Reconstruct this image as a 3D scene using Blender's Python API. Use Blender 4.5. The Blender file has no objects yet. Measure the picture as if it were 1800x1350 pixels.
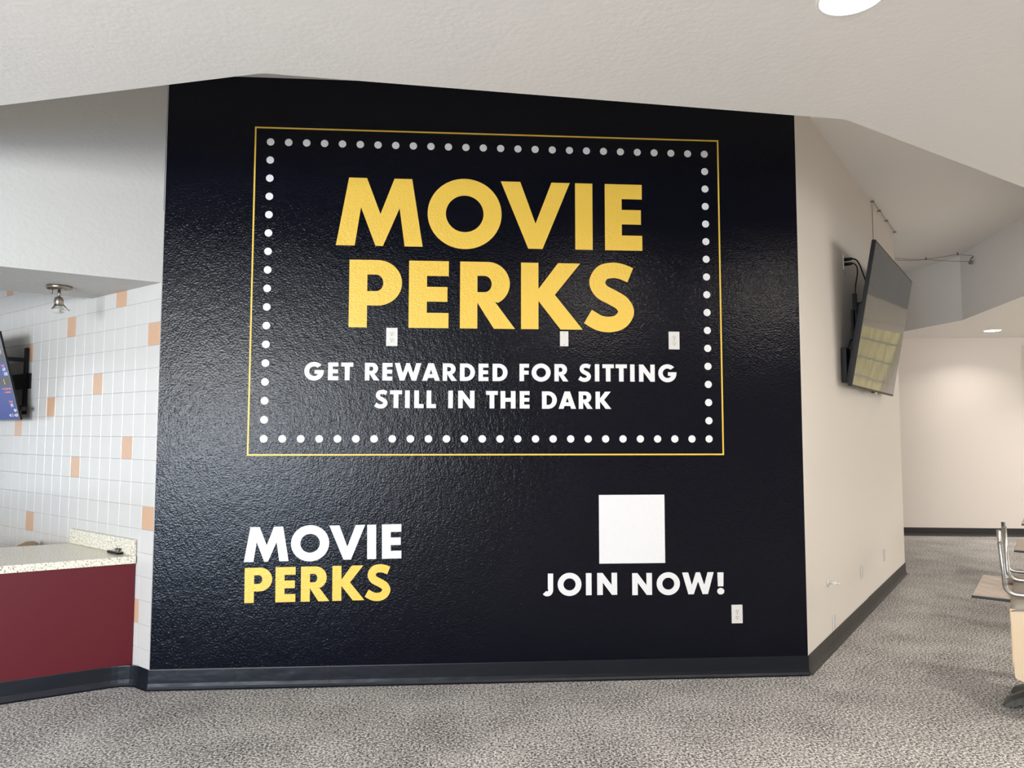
import bpy, bmesh, math, random
from mathutils import Vector, Matrix
random.seed(7)
C = bpy.context.scene.collection
PI = math.pi
V3 = Vector

# ------------------------------------------------------------------ camera
cam_data = bpy.data.cameras.new('camera')
cam_data.sensor_width = 36.0
cam_data.lens = 25.36
cam_data.clip_start = 0.05
cam = bpy.data.objects.new('camera', cam_data)
C.objects.link(cam)
YAW, PITCH = 0.07, 0.066
fw = V3((math.sin(YAW)*math.cos(PITCH), math.cos(YAW)*math.cos(PITCH), math.sin(PITCH)))
rt = V3((math.cos(YAW), -math.sin(YAW), 0.001)).normalized()
up = rt.cross(fw).normalized()
cam.matrix_world = Matrix(((rt.x, up.x, -fw.x, 0), (rt.y, up.y, -fw.y, 0), (rt.z, up.z, -fw.z, 1.56), (0, 0, 0, 1)))
bpy.context.scene.camera = cam

# ------------------------------------------------------------------ exposure, world, daylight
vs = bpy.context.scene.view_settings
vs.view_transform = 'Standard'
vs.look = 'None'
vs.gamma = 1.0
vs.use_curve_mapping = False
vs.exposure = -0.56
world = bpy.data.worlds.new('world')
bpy.context.scene.world = world
world.use_nodes = True
world.node_tree.nodes['Background'].inputs[0].default_value = (0.80, 0.90, 1.0, 1)
world.node_tree.nodes['Background'].inputs[1].default_value = 1.0

def area(name, loc, aim, sx, sy, power, col, spread=180):
    d = bpy.data.lights.new(name, 'AREA')
    d.shape = 'RECTANGLE'; d.size = sx; d.size_y = sy
    d.energy = power; d.color = col; d.spread = math.radians(spread)
    o = bpy.data.objects.new(name, d); C.objects.link(o)
    o.location = loc
    o.rotation_euler = (V3(aim)-V3(loc)).to_track_quat('-Z', 'Y').to_euler()
    return o
# daylight entering through the storefront glass behind the camera and at the far left
area('daylight_storefront_sky', (-4.6, -3.45, 1.72), (-4.6, 0, 1.72), 2.4, 1.5, 440, (0.97, 0.99, 1.0), 140)
area('daylight_storefront_shade', (-2.1, -3.45, 1.72), (-2.1, 0, 1.72), 2.2, 1.3, 150, (0.93, 0.97, 1.0), 140)
area('daylight_storefront_street', (-4.4, -3.45, 0.46), (-4.4, 0, 0.46), 3.6, 0.74, 115, (0.42, 0.68, 1.0), 120)
area('fill_end_window', (13.9, 1.5, 1.5), (0, 1.5, 1.5), 9.0, 2.2, 420, (1.0, 0.955, 0.90))  # unseen end window, added as fill light for the right-hand wall
area('daylight_side_window', (-9.3, 6.4, 1.6), (0, 6.4, 1.6), 4.0, 1.9, 20, (0.92, 0.96, 1.0))

# ------------------------------------------------------------------ helpers
class MB:
    """collects geometry of ONE mesh"""
    def __init__(s): s.v = []; s.f = []; s.m = []; s.sm = []
    def add(s, vs_, fs, mi=0, smooth=False):
        b = len(s.v); s.v += [tuple(p) for p in vs_]
        for f in fs: s.f.append([b+i for i in f]); s.m.append(mi); s.sm.append(smooth)
    def box(s, o, ax, ay, az, mi=0, smooth=False):
        """o = min corner, ax/ay/az edge vectors"""
        o, ax, ay, az = V3(o), V3(ax), V3(ay), V3(az)
        if ax.cross(ay).dot(az) < 0: ax, ay = ay, ax
        p = [o, o+ax, o+ax+ay, o+ay, o+az, o+ax+az, o+ax+ay+az, o+ay+az]
        s.add(p, [(0,3,2,1),(4,5,6,7),(0,1,5,4),(1,2,6,5),(2,3,7,6),(3,0,4,7)], mi, smooth)
    def cbox(s, c, sx, sy, sz, mi=0):
        s.box((c[0]-sx/2, c[1]-sy/2, c[2]-sz/2), (sx,0,0), (0,sy,0), (0,0,sz), mi)
    def prism(s, poly, z0, z1, mi=0):
        a = sum(poly[i][0]*poly[(i+1)%len(poly)][1]-poly[(i+1)%len(poly)][0]*poly[i][1] for i in range(len(poly)))
        if a < 0: poly = poly[::-1]
        n = len(poly)
        s.add([(p[0],p[1],z0) for p in poly]+[(p[0],p[1],z1) for p in poly],
              [tuple(range(n-1,-1,-1)), tuple(range(n,2*n))]+[(i,(i+1)%n,n+(i+1)%n,n+i) for i in range(n)], mi)
    def tube(s, pts, r, seg=10, mi=0, cap=True):
        pts = [V3(p) for p in pts]; n = len(pts)
        rr = r if isinstance(r, (list, tuple)) else [r]*n
        vs_ = []; prev = None
        for i, p in enumerate(pts):
            t = (pts[min(i+1,n-1)]-pts[max(i-1,0)]).normalized()
            if prev is None:
                a = V3((0,0,1)) if abs(t.z) < 0.9 else V3((1,0,0))
                x = t.cross(a).normalized()
            else:
                x = (prev-t*prev.dot(t)).normalized()
            prev = x; y = t.cross(x)
            for k in range(seg):
                an = 2*PI*k/seg
                vs_.append(p+(x*math.cos(an)+y*math.sin(an))*rr[i])
        fs = [(i*seg+k, i*seg+(k+1)%seg, (i+1)*seg+(k+1)%seg, (i+1)*seg+k) for i in range(n-1) for k in range(seg)]
        s.add(vs_, fs, mi, True)
        if cap:
            s.add(vs_[:seg], [tuple(range(seg-1,-1,-1))], mi); s.add(vs_[-seg:], [tuple(range(seg))], mi)
    def lathe(s, o, axis, prof, seg=28, mi=0, smooth=True):
        """prof: list of (radius, height along axis)"""
        o = V3(o); ax = V3(axis).normalized()
        a = V3((1,0,0)) if abs(ax.x) < 0.9 else V3((0,1,0))
        x = ax.cross(a).normalized(); y = ax.cross(x)
        vs_ = []
        for r, h in prof:
            for k in range(seg):
                an = 2*PI*k/seg
                vs_.append(o+ax*h+(x*math.cos(an)+y*math.sin(an))*r)
        n = len(prof)
        fs = [(i*seg+k, i*seg+(k+1)%seg, (i+1)*seg+(k+1)%seg, (i+1)*seg+k) for i in range(n-1) for k in range(seg)]
        s.add(vs_, fs, mi, smooth)
        s.add(vs_[:seg], [tuple(range(seg-1,-1,-1))], mi); s.add(vs_[-seg:], [tuple(range(seg))], mi)
    def sheet(s, fn, nu, nv, th, mi=0):
        """thick curved sheet from fn(u,v)->point, u,v in 0..1"""
        P = [[V3(fn(i/nu, j/nv)) for j in range(nv+1)] for i in range(nu+1)]
        N = []
        for i in range(nu+1):
            row = []
            for j in range(nv+1):
                du = P[min(i+1,nu)][j]-P[max(i-1,0)][j]; dv = P[i][min(j+1,nv)]-P[i][max(j-1,0)]
                row.append(du.cross(dv).normalized())
            N.append(row)
        w = nv+1; vs_ = [P[i][j] for i in range(nu+1) for j in range(w)]+[P[i][j]-N[i][j]*th for i in range(nu+1) for j in range(w)]
        o = (nu+1)*w; fs = []
        for i in range(nu):
            for j in range(nv):
                a, b, c, d = i*w+j, (i+1)*w+j, (i+1)*w+j+1, i*w+j+1
                fs.append((a,b,c,d)); fs.append((o+d,o+c,o+b,o+a))
        for i in range(nu):
            fs.append((i*w,o+i*w,o+(i+1)*w,(i+1)*w)); fs.append((i*w+nv,(i+1)*w+nv,o+(i+1)*w+nv,o+i*w+nv))
        for j in range(nv):
            fs.append((j,j+1,o+j+1,o+j)); fs.append((nu*w+j,o+nu*w+j,o+nu*w+j+1,nu*w+j+1))
        s.add(vs_, fs, mi, True)
    def build(s, name, mats, parent=None, bevel=0.0, mat=None):
        me = bpy.data.meshes.new(name)
        me.from_pydata(s.v, [], s.f)
        if not isinstance(mats, (list, tuple)): mats = [mats]
        for m in mats: me.materials.append(m)
        for i, p in enumerate(me.polygons): p.material_index = s.m[i]; p.use_smooth = s.sm[i]
        bm = bmesh.new(); bm.from_mesh(me)
        bmesh.ops.remove_doubles(bm, verts=bm.verts, dist=1e-5)
        bmesh.ops.recalc_face_normals(bm, faces=bm.faces)
        if bevel > 0:
            es = [e for e in bm.edges if len(e.link_faces) == 2 and e.calc_face_angle(0) > 0.6]
            bmesh.ops.bevel(bm, geom=es, offset=bevel, segments=2, affect='EDGES', profile=0.6)
        bm.to_mesh(me); bm.free()
        o = bpy.data.objects.new(name, me); C.objects.link(o)
        if parent is not None: o.parent = parent
        return o

def tag(o, label=None, cat=None, group=None, kind=None):
    if label: o['label'] = label
    if cat: o['category'] = cat
    if group: o['group'] = group
    if kind: o['kind'] = kind
    return o
def thing(name, label, cat, loc=(0,0,0), group=None):
    o = bpy.data.objects.new(name, None); C.objects.link(o)
    o.location = loc; o.empty_display_size = 0.1
    return tag(o, label, cat, group)
def struct(o, label=None):
    o['kind'] = 'structure'
    if label: o['label'] = label
    return o
def local(root, mb):
    """shift a builder's world points into the thing's own frame (unrotated roots)"""
    l = root.location
    mb.v = [(p[0]-l.x, p[1]-l.y, p[2]-l.z) for p in mb.v]
    return mb
def copy_tree(o, parent=None):
    c = o.copy(); C.objects.link(c)
    if parent is not None: c.parent = parent
    for ch in list(o.children): copy_tree(ch, c)
    return c

# ------------------------------------------------------------------ materials
def mat(name, col, rough=0.5, metal=0.0, spec=0.5, emit=None, estr=0.0):
    m = bpy.data.materials.new(name); m.use_nodes = True
    b = m.node_tree.nodes['Principled BSDF']
    b.inputs['Base Color'].default_value = (*col, 1)
    b.inputs['Roughness'].default_value = rough
    b.inputs['Metallic'].default_value = metal
    b.inputs['Specular IOR Level'].default_value = spec
    if emit:
        b.inputs['Emission Color'].default_value = (*emit, 1); b.inputs['Emission Strength'].default_value = estr
    return m
def nodes(m): return m.node_tree.nodes, m.node_tree.links, m.node_tree.nodes['Principled BSDF']
def noise(m, scale, detail=3.0, rough=0.5, vec=None, stretch=None):
    n, l, b = nodes(m)
    g = n.new('ShaderNodeNewGeometry'); t = n.new('ShaderNodeTexNoise')
    t.inputs['Scale'].default_value = scale; t.inputs['Detail'].default_value = detail; t.inputs['Roughness'].default_value = rough
    if stretch:
        mp = n.new('ShaderNodeMapping'); mp.inputs['Scale'].default_value = stretch
        l.new(g.outputs['Position'], mp.inputs[0]); l.new(mp.outputs[0], t.inputs['Vector'])
    else:
        l.new(g.outputs['Position'], t.inputs['Vector'])
    return t.outputs['Fac']
def ramp(m, fac, stops):
    n, l, b = nodes(m); r = n.new('ShaderNodeValToRGB'); e = r.color_ramp.elements
    while len(e) < len(stops): e.new(0.5)
    for i, (p, c) in enumerate(stops): e[i].position = p; e[i].color = (*c, 1)
    l.new(fac, r.inputs[0]); return r.outputs[0]
def math2(m, op, a, bb):
    n, l, b = nodes(m); x = n.new('ShaderNodeMath'); x.operation = op
    for i, q in enumerate((a, bb)):
        if isinstance(q, (int, float)): x.inputs[i].default_value = q
        else: l.new(q, x.inputs[i])
    return x.outputs[0]
def bump(m, h, strength, dist):
    n, l, b = nodes(m); x = n.new('ShaderNodeBump')
    x.inputs['Strength'].default_value = strength; x.inputs['Distance'].default_value = dist
    l.new(h, x.inputs['Height']); l.new(x.outputs[0], b.inputs['Normal'])

def paint(name, col, k=1.0):
    m = mat(name, col, 0.55, 0, 0.3)
    h = math2(m, 'ADD', noise(m, 38, 3, 0.5), math2(m, 'MULTIPLY', noise(m, 9, 2), 0.8))
    bump(m, h, 0.35*k, 0.006)
    return m
M = {}
M['wall_paint'] = paint('wall_paint', (0.76, 0.745, 0.715))
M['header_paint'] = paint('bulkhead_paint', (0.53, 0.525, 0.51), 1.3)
M['right_paint'] = paint('right_wall_paint', (0.83, 0.78, 0.71), 0.5)
M['far_paint'] = paint('far_wall_paint', (0.78, 0.72, 0.67), 0.4)
M['ceil_paint'] = paint('ceiling_paint', (0.86, 0.84, 0.81), 0.7)

def vinyl(name, col, rough=0.18, spec=0.23):
    """printed wall film, pressed onto an orange-peel plaster"""
    m = mat(name, col, rough, 0, spec)
    h = math2(m, 'ADD', noise(m, 92, 2, 0.5), math2(m, 'MULTIPLY', noise(m, 40, 2, 0.5, stretch=(1.0, 1.0, 0.55)), 1.0))
    h = math2(m, 'ADD', h, math2(m, 'MULTIPLY', noise(m, 3.2, 1), 1.5))
    bump(m, h, 0.40, 0.0055)
    return m
M['vinyl_black'] = vinyl('black_vinyl', (0.0009, 0.0016, 0.0062))
M['vinyl_gold'] = vinyl('gold_vinyl', (0.83, 0.545, 0.08), 0.36, 0.4)
M['vinyl_white'] = vinyl('white_vinyl', (0.79, 0.79, 0.80), 0.36, 0.4)

# carpet: salt and pepper loop pile
m = mat('carpet', (0.3,0.3,0.3), 0.95, 0, 0.1)
n, l, b = nodes(m)
fine = noise(m, 78, 2, 0.7); mid = noise(m, 150, 2, 0.6)
mixv = math2(m, 'ADD', math2(m, 'MULTIPLY', fine, 0.75), math2(m, 'MULTIPLY', mid, 0.25))
big = noise(m, 2.2, 3, 0.55)
mixv = math2(m, 'ADD', mixv, math2(m, 'MULTIPLY', math2(m, 'SUBTRACT', big, 0.5), 0.10))
col = ramp(m, mixv, [(0.37, (0.03,0.029,0.032)), (0.455, (0.19,0.185,0.185)), (0.52, (0.49,0.477,0.465)), (0.60, (0.88,0.865,0.84))])
l.new(col, b.inputs['Base Color']); bump(m, mixv, 0.4, 0.008)
M['carpet'] = m

m = mat('rubber_black', (0.006, 0.008, 0.013), 0.36, 0, 0.35); bump(m, noise(m, 5, 2, stretch=(1,1,2.0)), 0.3, 0.02); M['rubber'] = m
m = mat('rubber_dark_grey', (0.045, 0.042, 0.040), 0.55, 0, 0.35)
n, l, b = nodes(m); l.new(ramp(m, noise(m, 14, 3, 0.6, stretch=(1.5,1.5,0.3)), [(0.3,(0.035,0.032,0.03)),(0.75,(0.062,0.057,0.053))]), b.inputs['Base Color']); M['rubber_grey'] = m
M['rubber_far'] = mat('rubber_far', (0.008,0.007,0.008), 0.5)
def glaze(name, col):
    m = mat(name, col, 0.16, 0, 0.5)
    bump(m, noise(m, 6, 2), 0.08, 0.01); return m
M['tile_white'] = glaze('white_glazed_tile', (0.63, 0.612, 0.588))
M['tile_peach'] = glaze('peach_glazed_tile', (0.62, 0.39, 0.255))
M['grout'] = mat('grout', (0.46, 0.44, 0.43), 0.9, 0, 0.1)
m = mat('speckled_stone', (0.8,0.76,0.65), 0.25, 0, 0.5); n, l, b = nodes(m)
l.new(ramp(m, noise(m, 120, 2, 0.55), [(0.33,(0.20,0.17,0.13)),(0.40,(0.50,0.45,0.36)),(0.45,(0.76,0.72,0.60)),(0.8,(0.82,0.78,0.66))]), b.inputs['Base Color']); M['stone'] = m
m = mat('maroon_laminate', (0.100, 0.0095, 0.016), 0.35, 0, 0.3); bump(m, noise(m, 60, 2), 0.05, 0.004); M['maroon'] = m
m = mat('brushed_steel', (0.46,0.46,0.45), 0.32, 1.0); n, l, b = nodes(m)
l.new(ramp(m, noise(m, 60, 3), [(0.3,(0.36,0.36,0.35)),(0.7,(0.52,0.52,0.51))]), b.inputs['Base Color']); M['steel'] = m
M['nickel'] = mat('aged_nickel', (0.30, 0.265, 0.225), 0.3, 1.0)
M['plate'] = mat('white_plastic', (0.70, 0.685, 0.65), 0.35)
M['slot'] = mat('dark_slot', (0.02,0.02,0.02), 0.6)
M['black_plastic'] = mat('black_plastic', (0.008,0.008,0.010), 0.45, 0, 0.25)
m = mat('screen_glass', (0.012,0.012,0.013), 0.06, 0, 0.8); bump(m, noise(m, 2.2, 2), 0.06, 0.03); M['screen'] = m
M['beige'] = mat('beige_plastic', (0.72, 0.56, 0.38), 0.45); bump(M['beige'], noise(M['beige'], 90, 2), 0.06, 0.003)
M['taupe'] = mat('taupe_plastic', (0.30, 0.26, 0.215), 0.4); bump(M['taupe'], noise(M['taupe'], 90, 2), 0.06, 0.003)
m = mat('pale_wood_laminate', (0.6,0.5,0.42), 0.4); n, l, b = nodes(m)
mp = noise(m, 5, 4, 0.6, stretch=(5.0, 1.2, 1)); l.new(ramp(m, mp, [(0.3,(0.47,0.39,0.335)),(0.7,(0.60,0.52,0.455))]), b.inputs['Base Color']); M['wood'] = m
M['table_edge'] = mat('black_edge_band', (0.012,0.012,0.014), 0.5)
M['cast'] = mat('dark_cast_iron', (0.075,0.08,0.078), 0.45, 0.3)
M['lamp_on'] = mat('lit_diffuser', (1,1,1), 0.5, 0, 0.2, (1.0, 0.95, 0.90), 24.0)
M['trim_white'] = mat('white_trim', (0.82,0.81,0.79), 0.4)
M['glass'] = mat('clear_bulb_glass', (0.95,0.95,0.93), 0.04)
M['glass'].node_tree.nodes['Principled BSDF'].inputs['Transmission Weight'].default_value = 0.85
M['reflector'] = mat('bulb_reflector', (0.9,0.9,0.88), 0.1, 1.0)
M['wire'] = mat('thin_steel_wire', (0.22,0.20,0.18), 0.5, 0.8)
M['crumb'] = mat('brown_metal', (0.06,0.035,0.025), 0.45, 0.5)
M['menu_blue'] = mat('menu_blue', (0.012,0.03,0.19), 0.25, 0, 0.5, (0.012,0.035,0.22), 0.6)
M['menu_dark'] = mat('menu_dark', (0.03,0.033,0.04), 0.25, 0, 0.5, (0.03,0.035,0.045), 0.6)
M['menu_white'] = mat('menu_white', (0.8,0.8,0.8), 0.4, 0, 0.3, (0.8,0.8,0.8), 0.5)
M['menu_orange'] = mat('menu_orange', (0.75,0.3,0.2), 0.4, 0, 0.3, (0.75,0.3,0.2), 0.5)
M['menu_yellow'] = mat('menu_yellow', (0.8,0.6,0.05), 0.4, 0, 0.3, (0.8,0.6,0.05), 0.5)
m = mat('menu_photo', (0.3,0.3,0.3), 0.3); n, l, b = nodes(m)
l.new(ramp(m, noise(m, 22, 3, 0.6), [(0.35,(0.05,0.055,0.07)),(0.52,(0.13,0.14,0.17)),(0.6,(0.55,0.40,0.28)),(0.75,(0.7,0.62,0.55))]), b.inputs['Base Color']); M['menu_photo'] = m
M['yellow_panel'] = mat('lit_yellow_panel', (0.7,0.62,0.35), 0.6, 0, 0.3, (0.80,0.70,0.38), 0.9)
M['grey_metal'] = mat('grey_metal', (0.3,0.3,0.3), 0.4, 0.8)

# ------------------------------------------------------------------ plan of the place
YM = 4.609                                   # mural plane
XL, XR = -1.876, 2.238                       # its two vertical edges
HLOW, HTRAY = 2.997, 3.835                   # low ceiling, raised tray
DB = V3((0.646, 0.764, 0)); NR = V3((0.764, -0.646, 0)); RO = V3((XR, YM, 0))      # right-hand wall
DT = V3((-0.764, 0.645, 0)); NL = V3((-0.645, -0.764, 0)); LO = V3((XL, YM, 0))    # tiled wall
HD = V3((-0.8802, -0.4746, 0)); HN = V3((-0.4746, 0.8802, 0))                      # bulkhead run / depth
Z = V3((0, 0, 1))
def R(s, out, z): return RO+DB*s+NR*out+Z*z
def L(s, out, z): return LO+DT*s+NL*out+Z*z

# floor
mb = MB(); mb.prism([(-10,-6.2),(15,-6.2),(15,15),(-10,15)], -0.1, 0)
struct(mb.build('floor', M['carpet']), 'speckled grey carpet floor')

# ceiling: low plane with a sixteen-sided raised tray
cx, cy, Rr = -0.143, 9.44, 6.599
ring = []
a0 = math.atan2(2.881-cy, -0.805-cx)
for k in range(16):
    a = a0+k*PI/8; ring.append((cx+Rr*math.cos(a), cy+Rr*math.sin(a)))
mb = MB()
for k in range(16):
    p, q = ring[k], ring[(k+1) % 16]
    P = (cx+(p[0]-cx)*2.9, cy+(p[1]-cy)*2.9); Q = (cx+(q[0]-cx)*2.9, cy+(q[1]-cy)*2.9)
    mb.add([(*p,HLOW),(*q,HLOW),(*Q,HLOW),(*P,HLOW)], [(0,1,2,3)])
    mb.add([(*p,HLOW),(*q,HLOW),(*q,HTRAY),(*p,HTRAY)], [(0,1,2,3)])
mb.add([(*p, HTRAY) for p in ring], [tuple(range(16))])
struct(mb.build('ceiling', M['ceil_paint']), 'off-white textured ceiling with a raised many-sided tray')

# mural wall, right wall with its outer corner, far wall, tiled wall
mb = MB(); mb.box((XL, YM+0.002, 0), (XR-XL,0,0), (0,0.10,0), (0,0,HTRAY))
struct(mb.build('wall_back', M['wall_paint']))
mb = MB(); mb.box(RO+V3((0,0.002,0)), DB*4.11, -NR*0.12, Z*HTRAY); mb.box(R(4.11-0.12, -0.12, 0), DB*0.12, -NR*3.0, Z*HTRAY)
struct(mb.build('wall_right', M['right_paint'], bevel=0.004), 'beige painted wall running back from the mural')
F0 = V3((6.691,10.594,0)); FD = V3((0.9894,-0.1455,0)); FN = V3((0.1455,0.9894,0))
mb = MB(); mb.box(F0-FD*2.6, FD*10.5, FN*0.12, Z*HTRAY)
struct(mb.build('wall_far', M['far_paint']), 'pinkish white far wall')

TW, TH, TZ0 = 0.146, 0.1437, 2.387
peach = {(3,-1),(8,0),(0,1),(13,1),(5,3),(10,4),(14,5),(2,6),(7,7),(12,10),(0,9),(1,13),(16,-3),(19,3),(22,8),(6,11),(20,10),(25,5),(18,14),(24,12)}
mb = MB(); g = 0.0011; bv = 0.0016
mb.box(L(0,0,0), DT*5.2, -NL*0.1, Z*2.95, 2)
for c in range(36):
    for r in range(-4, 16):
        zt = min(TZ0-r*TH, 2.95); zb = max(TZ0-(r+1)*TH, 0.0)
        if zt <= zb+0.02: continue
        s0, s1 = c*TW+g, (c+1)*TW-g
        zt -= g; zb += g
        o_ = 0.0022
        q = [L(s0,0.0005,zb),L(s1,0.0005,zb),L(s1,0.0005,zt),L(s0,0.0005,zt),L(s0+bv,o_,zb+bv),L(s1-bv,o_,zb+bv),L(s1-bv,o_,zt-bv),L(s0+bv,o_,zt-bv)]
        mb.add(q, [(4,5,6,7),(0,1,5,4),(1,2,6,5),(2,3,7,6),(3,0,4,7)], 1 if (c, r) in peach else 0)
struct(mb.build('wall_left', [M['tile_white'], M['tile_peach'], M['grout']]), 'white glazed tile wall with scattered peach tiles')

# bulkhead over the serving counter
bk0 = LO+DT*0.92
poly = [(XL-0.004,YM), tuple((LO+HD*6.2)[:2]), tuple((bk0+HD*6.0)[:2]), tuple(bk0[:2])]
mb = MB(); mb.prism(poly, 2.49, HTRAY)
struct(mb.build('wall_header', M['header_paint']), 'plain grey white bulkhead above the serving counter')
mb = MB(); mb.prism([tuple(bk0[:2]), tuple((bk0+HD*6)[:2]), tuple((bk0+HD*6+HN*5)[:2]), tuple((LO+DT*5.2)[:2])], 2.95, 3.0)
struct(mb.build('ceiling_kitchen', M['ceil_paint']))

# room beyond the frame: rear wall with the storefront glazing, side wall, end wall
def wall_with_hole(name, o, d, length, h, holes, m, th=0.15):
    d = V3(d); nn = V3((-d.y, d.x, 0)); mbw = MB(); cur = 0
    for a, b_, z0, z1 in holes:
        mbw.box(V3(o)+d*cur, d*(a-cur), nn*th, Z*h)
        mbw.box(V3(o)+d*a, d*(b_-a), nn*th, Z*z0)
        mbw.box(V3(o)+d*a+Z*z1, d*(b_-a), nn*th, Z*(h-z1)); cur = b_
    mbw.box(V3(o)+d*cur, d*(length-cur), nn*th, Z*h)
    return struct(mbw.build(name, m))
wall_with_hole('wall_rear', (15,-3.2,0), (-1,0,0), 24.2, HLOW, [(15.8, 21.3, 0.08, 2.62)], M['wall_paint'])
wall_with_hole('wall_side', (-9,-3.35,0), (0,1,0), 16.3, HLOW, [(7.75, 11.75, 0.65, 2.55)], M['wall_paint'])
wall_with_hole('wall_end', (13.7,-3.2,0), (0,1,0), 12.9, HLOW, [(0.2, 9.2, 0.4, 2.6)], M['wall_paint'], -0.12)
mb = MB()
for k in range(5): mb.box((-6.3+k*1.36, -3.32, 0.08), (0.06,0,0), (0,0.08,0), (0,0,2.54))
for z_ in (0.08, 0.82, 2.56): mb.box((-6.3,-3.32,z_),(5.5,0,0),(0,0.08,0),(0,0,0.06))
struct(mb.build('window_1', M['grey_metal']))
# a closed, yellow-lit stall behind a roll-down grille farther along the far wall (seen in the television)
mb = MB(); mb.box(F0+FD*1.86-FN*0.02+Z*0.1, FD*3.4, FN*0.02, Z*2.78, 0)
for k in range(20): mb.box(F0+FD*(1.86+k*0.17)-FN*0.05+Z*0.1, FD*0.018, FN*0.03, Z*2.78, 1)
for k in range(9): mb.box(F0+FD*1.86-FN*0.05+Z*(0.1+k*0.32), FD*3.4, FN*0.03, Z*0.022, 1)
struct(mb.build('window_2', [M['yellow_panel'], M['grey_metal']]))

# ------------------------------------------------------------------ baseboards (cove base swept along the walls)
def sweep_base(name, pts, m, side=1, h=0.122):
    prof = [(0.0,h),(0.0035,h),(0.0045,h-0.004),(0.006,0.04),(0.009,0.02),(0.016,0.008),(0.024,0.003),(0.024,0.0)]
    pts = [V3((p[0],p[1],0)) for p in pts]; n_ = len(pts); vs_ = []
    for i, p in enumerate(pts):
        d1 = (pts[i]-pts[i-1]).normalized() if i > 0 else None
        d2 = (pts[i+1]-pts[i]).normalized() if i < n_-1 else None
        d1 = d1 or d2; d2 = d2 or d1
        n1 = V3((d1.y,-d1.x,0))*side; n2 = V3((d2.y,-d2.x,0))*side
        nn = (n1+n2).normalized(); k = 1/max(0.35, nn.dot(n1))
        for (o_, z) in prof: vs_.append(p+nn*o_*k+Z*z)
    w = len(prof)
    fs = [(i*w+j, (i+1)*w+j, (i+1)*w+j+1, i*w+j+1) for i in range(n_-1) for j in range(w-1)]
    b_ = MB(); b_.add(vs_, fs); return struct(b_.build(name, m))
# counter front line
CD = V3((-math.cos(math.radians(25.5)), -math.sin(math.radians(25.5)), 0)); CO = LO+DT*0.194
cpts = [CO+CD*3.2, CO+CD*1.2, CO+CD*0.16]
A_, B_, D_ = CO+CD*0.16, CO, CO-DT*0.10
for k in range(1, 7):
    t = k/7; cpts.append(A_*(1-t)**2+B_*2*t*(1-t)+D_*t*t)
cpts += [D_, LO]
sweep_base('baseboard_left', cpts+[V3((-1.6,YM,0))], M['rubber'])
sweep_base('baseboard_back', [(-1.6,YM),(-1.37,YM)], M['rubber'])
sweep_base('baseboard_back', [(-1.369,YM),(-0.80,YM)], M['rubber'])
sweep_base('baseboard_back', [(-0.799,YM),(XR,YM)], M['rubber'])
sweep_base('baseboard_right', [RO+DB*0.0, RO+DB*1.98], M['rubber_grey'])
sweep_base('baseboard_right', [RO+DB*1.98, RO+DB*4.11, RO+DB*4.11-NR*2.5], M['rubber_grey'], h=0.125)
sweep_base('baseboard_far', [F0-FD*2.5, F0+FD*2.5], M['rubber_far'])

# ------------------------------------------------------------------ lettering: a heavy geometric alphabet
def arc(cx_, cy_, rx, ry, a0_, a1_, n_=22):
    return [(cx_+rx*math.cos(math.radians(a0_+(a1_-a0_)*i/n_)), cy_+ry*math.sin(math.radians(a0_+(a1_-a0_)*i/n_))) for i in range(n_+1)]
def ribbon(ctrl, th, n_=14):
    """stroke of even thickness along a Catmull-Rom spine"""
    P = [V3((p[0],p[1],0)) for p in ctrl]; P = [P[0]*2-P[1]]+P+[P[-1]*2-P[-2]]; sp = []
    for i in range(1, len(P)-2):
        for k in range(n_):
            t = k/n_; a, b_, c, d = P[i-1], P[i], P[i+1], P[i+2]
            sp.append(0.5*((2*b_)+(c-a)*t+(2*a-5*b_+4*c-d)*t*t+(3*b_-a-3*c+d)*t**3))
    sp.append(P[-2]); le = []; ri = []
    for i, p in enumerate(sp):
        t = (sp[min(i+1,len(sp)-1)]-sp[max(i-1,0)]).normalized(); nn = V3((-t.y,t.x,0))
        le.append((p+nn*th/2)[:2]); ri.append((p-nn*th/2)[:2])
    return le+ri[::-1]
G = {}
G['M'] = (1.277, [[(0,0),(.275,0),(.36,.565),(.58,0),(.69,0),(.93,.56),(1.01,0),(1.277,0),(1.113,1),(.85,1),(.648,.47),(.443,1),(.178,1)]])
G['O'] = (1.10, [arc(.55,.5,.55,.5235,0,354,60), arc(.55,.5,.28,.272,0,354,60)])
G['V'] = (1.04, [[(0,1),(.293,1),(.522,.377),(.763,1),(1.04,1),(.627,0),(.413,0)]])
G['I'] = (.262, [[(0,0),(.262,0),(.262,1),(0,1)]])
G['E'] = (.567, [[(0,0),(.567,0),(.567,.226),(.257,.226),(.257,.393),(.55,.393),(.55,.613),(.257,.613),(.257,.776),(.567,.776),(.567,1),(0,1)]])
G['F'] = (.55, [[(0,0),(.26,0),(.26,.38),(.53,.38),(.53,.605),(.26,.605),(.26,.776),(.55,.776),(.55,1),(0,1)]])
G['L'] = (.53, [[(0,0),(.53,0),(.53,.23),(.265,.23),(.265,1),(0,1)]])
G['T'] = (.67, [[(.20,0),(.47,0),(.47,.775),(.67,.775),(.67,1),(0,1),(0,.775),(.20,.775)]])
G['H'] = (.86, [[(0,0),(.27,0),(.27,.385),(.59,.385),(.59,0),(.86,0),(.86,1),(.59,1),(.59,.61),(.27,.61),(.27,1),(0,1)]])
G['N'] = (.93, [[(0,0),(.26,0),(.26,.56),(.68,0),(.93,0),(.93,1),(.67,1),(.67,.45),(.25,1),(0,1)]])
G['P'] = (.78, [[(0,0),(.267,0),(.267,.324)]+arc(.42,.662,.36,.338,-90,90)+[(0,1)], [(.267,.537)]+arc(.395,.660,.108,.123,-90,90)+[(.267,.783)]])
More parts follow.
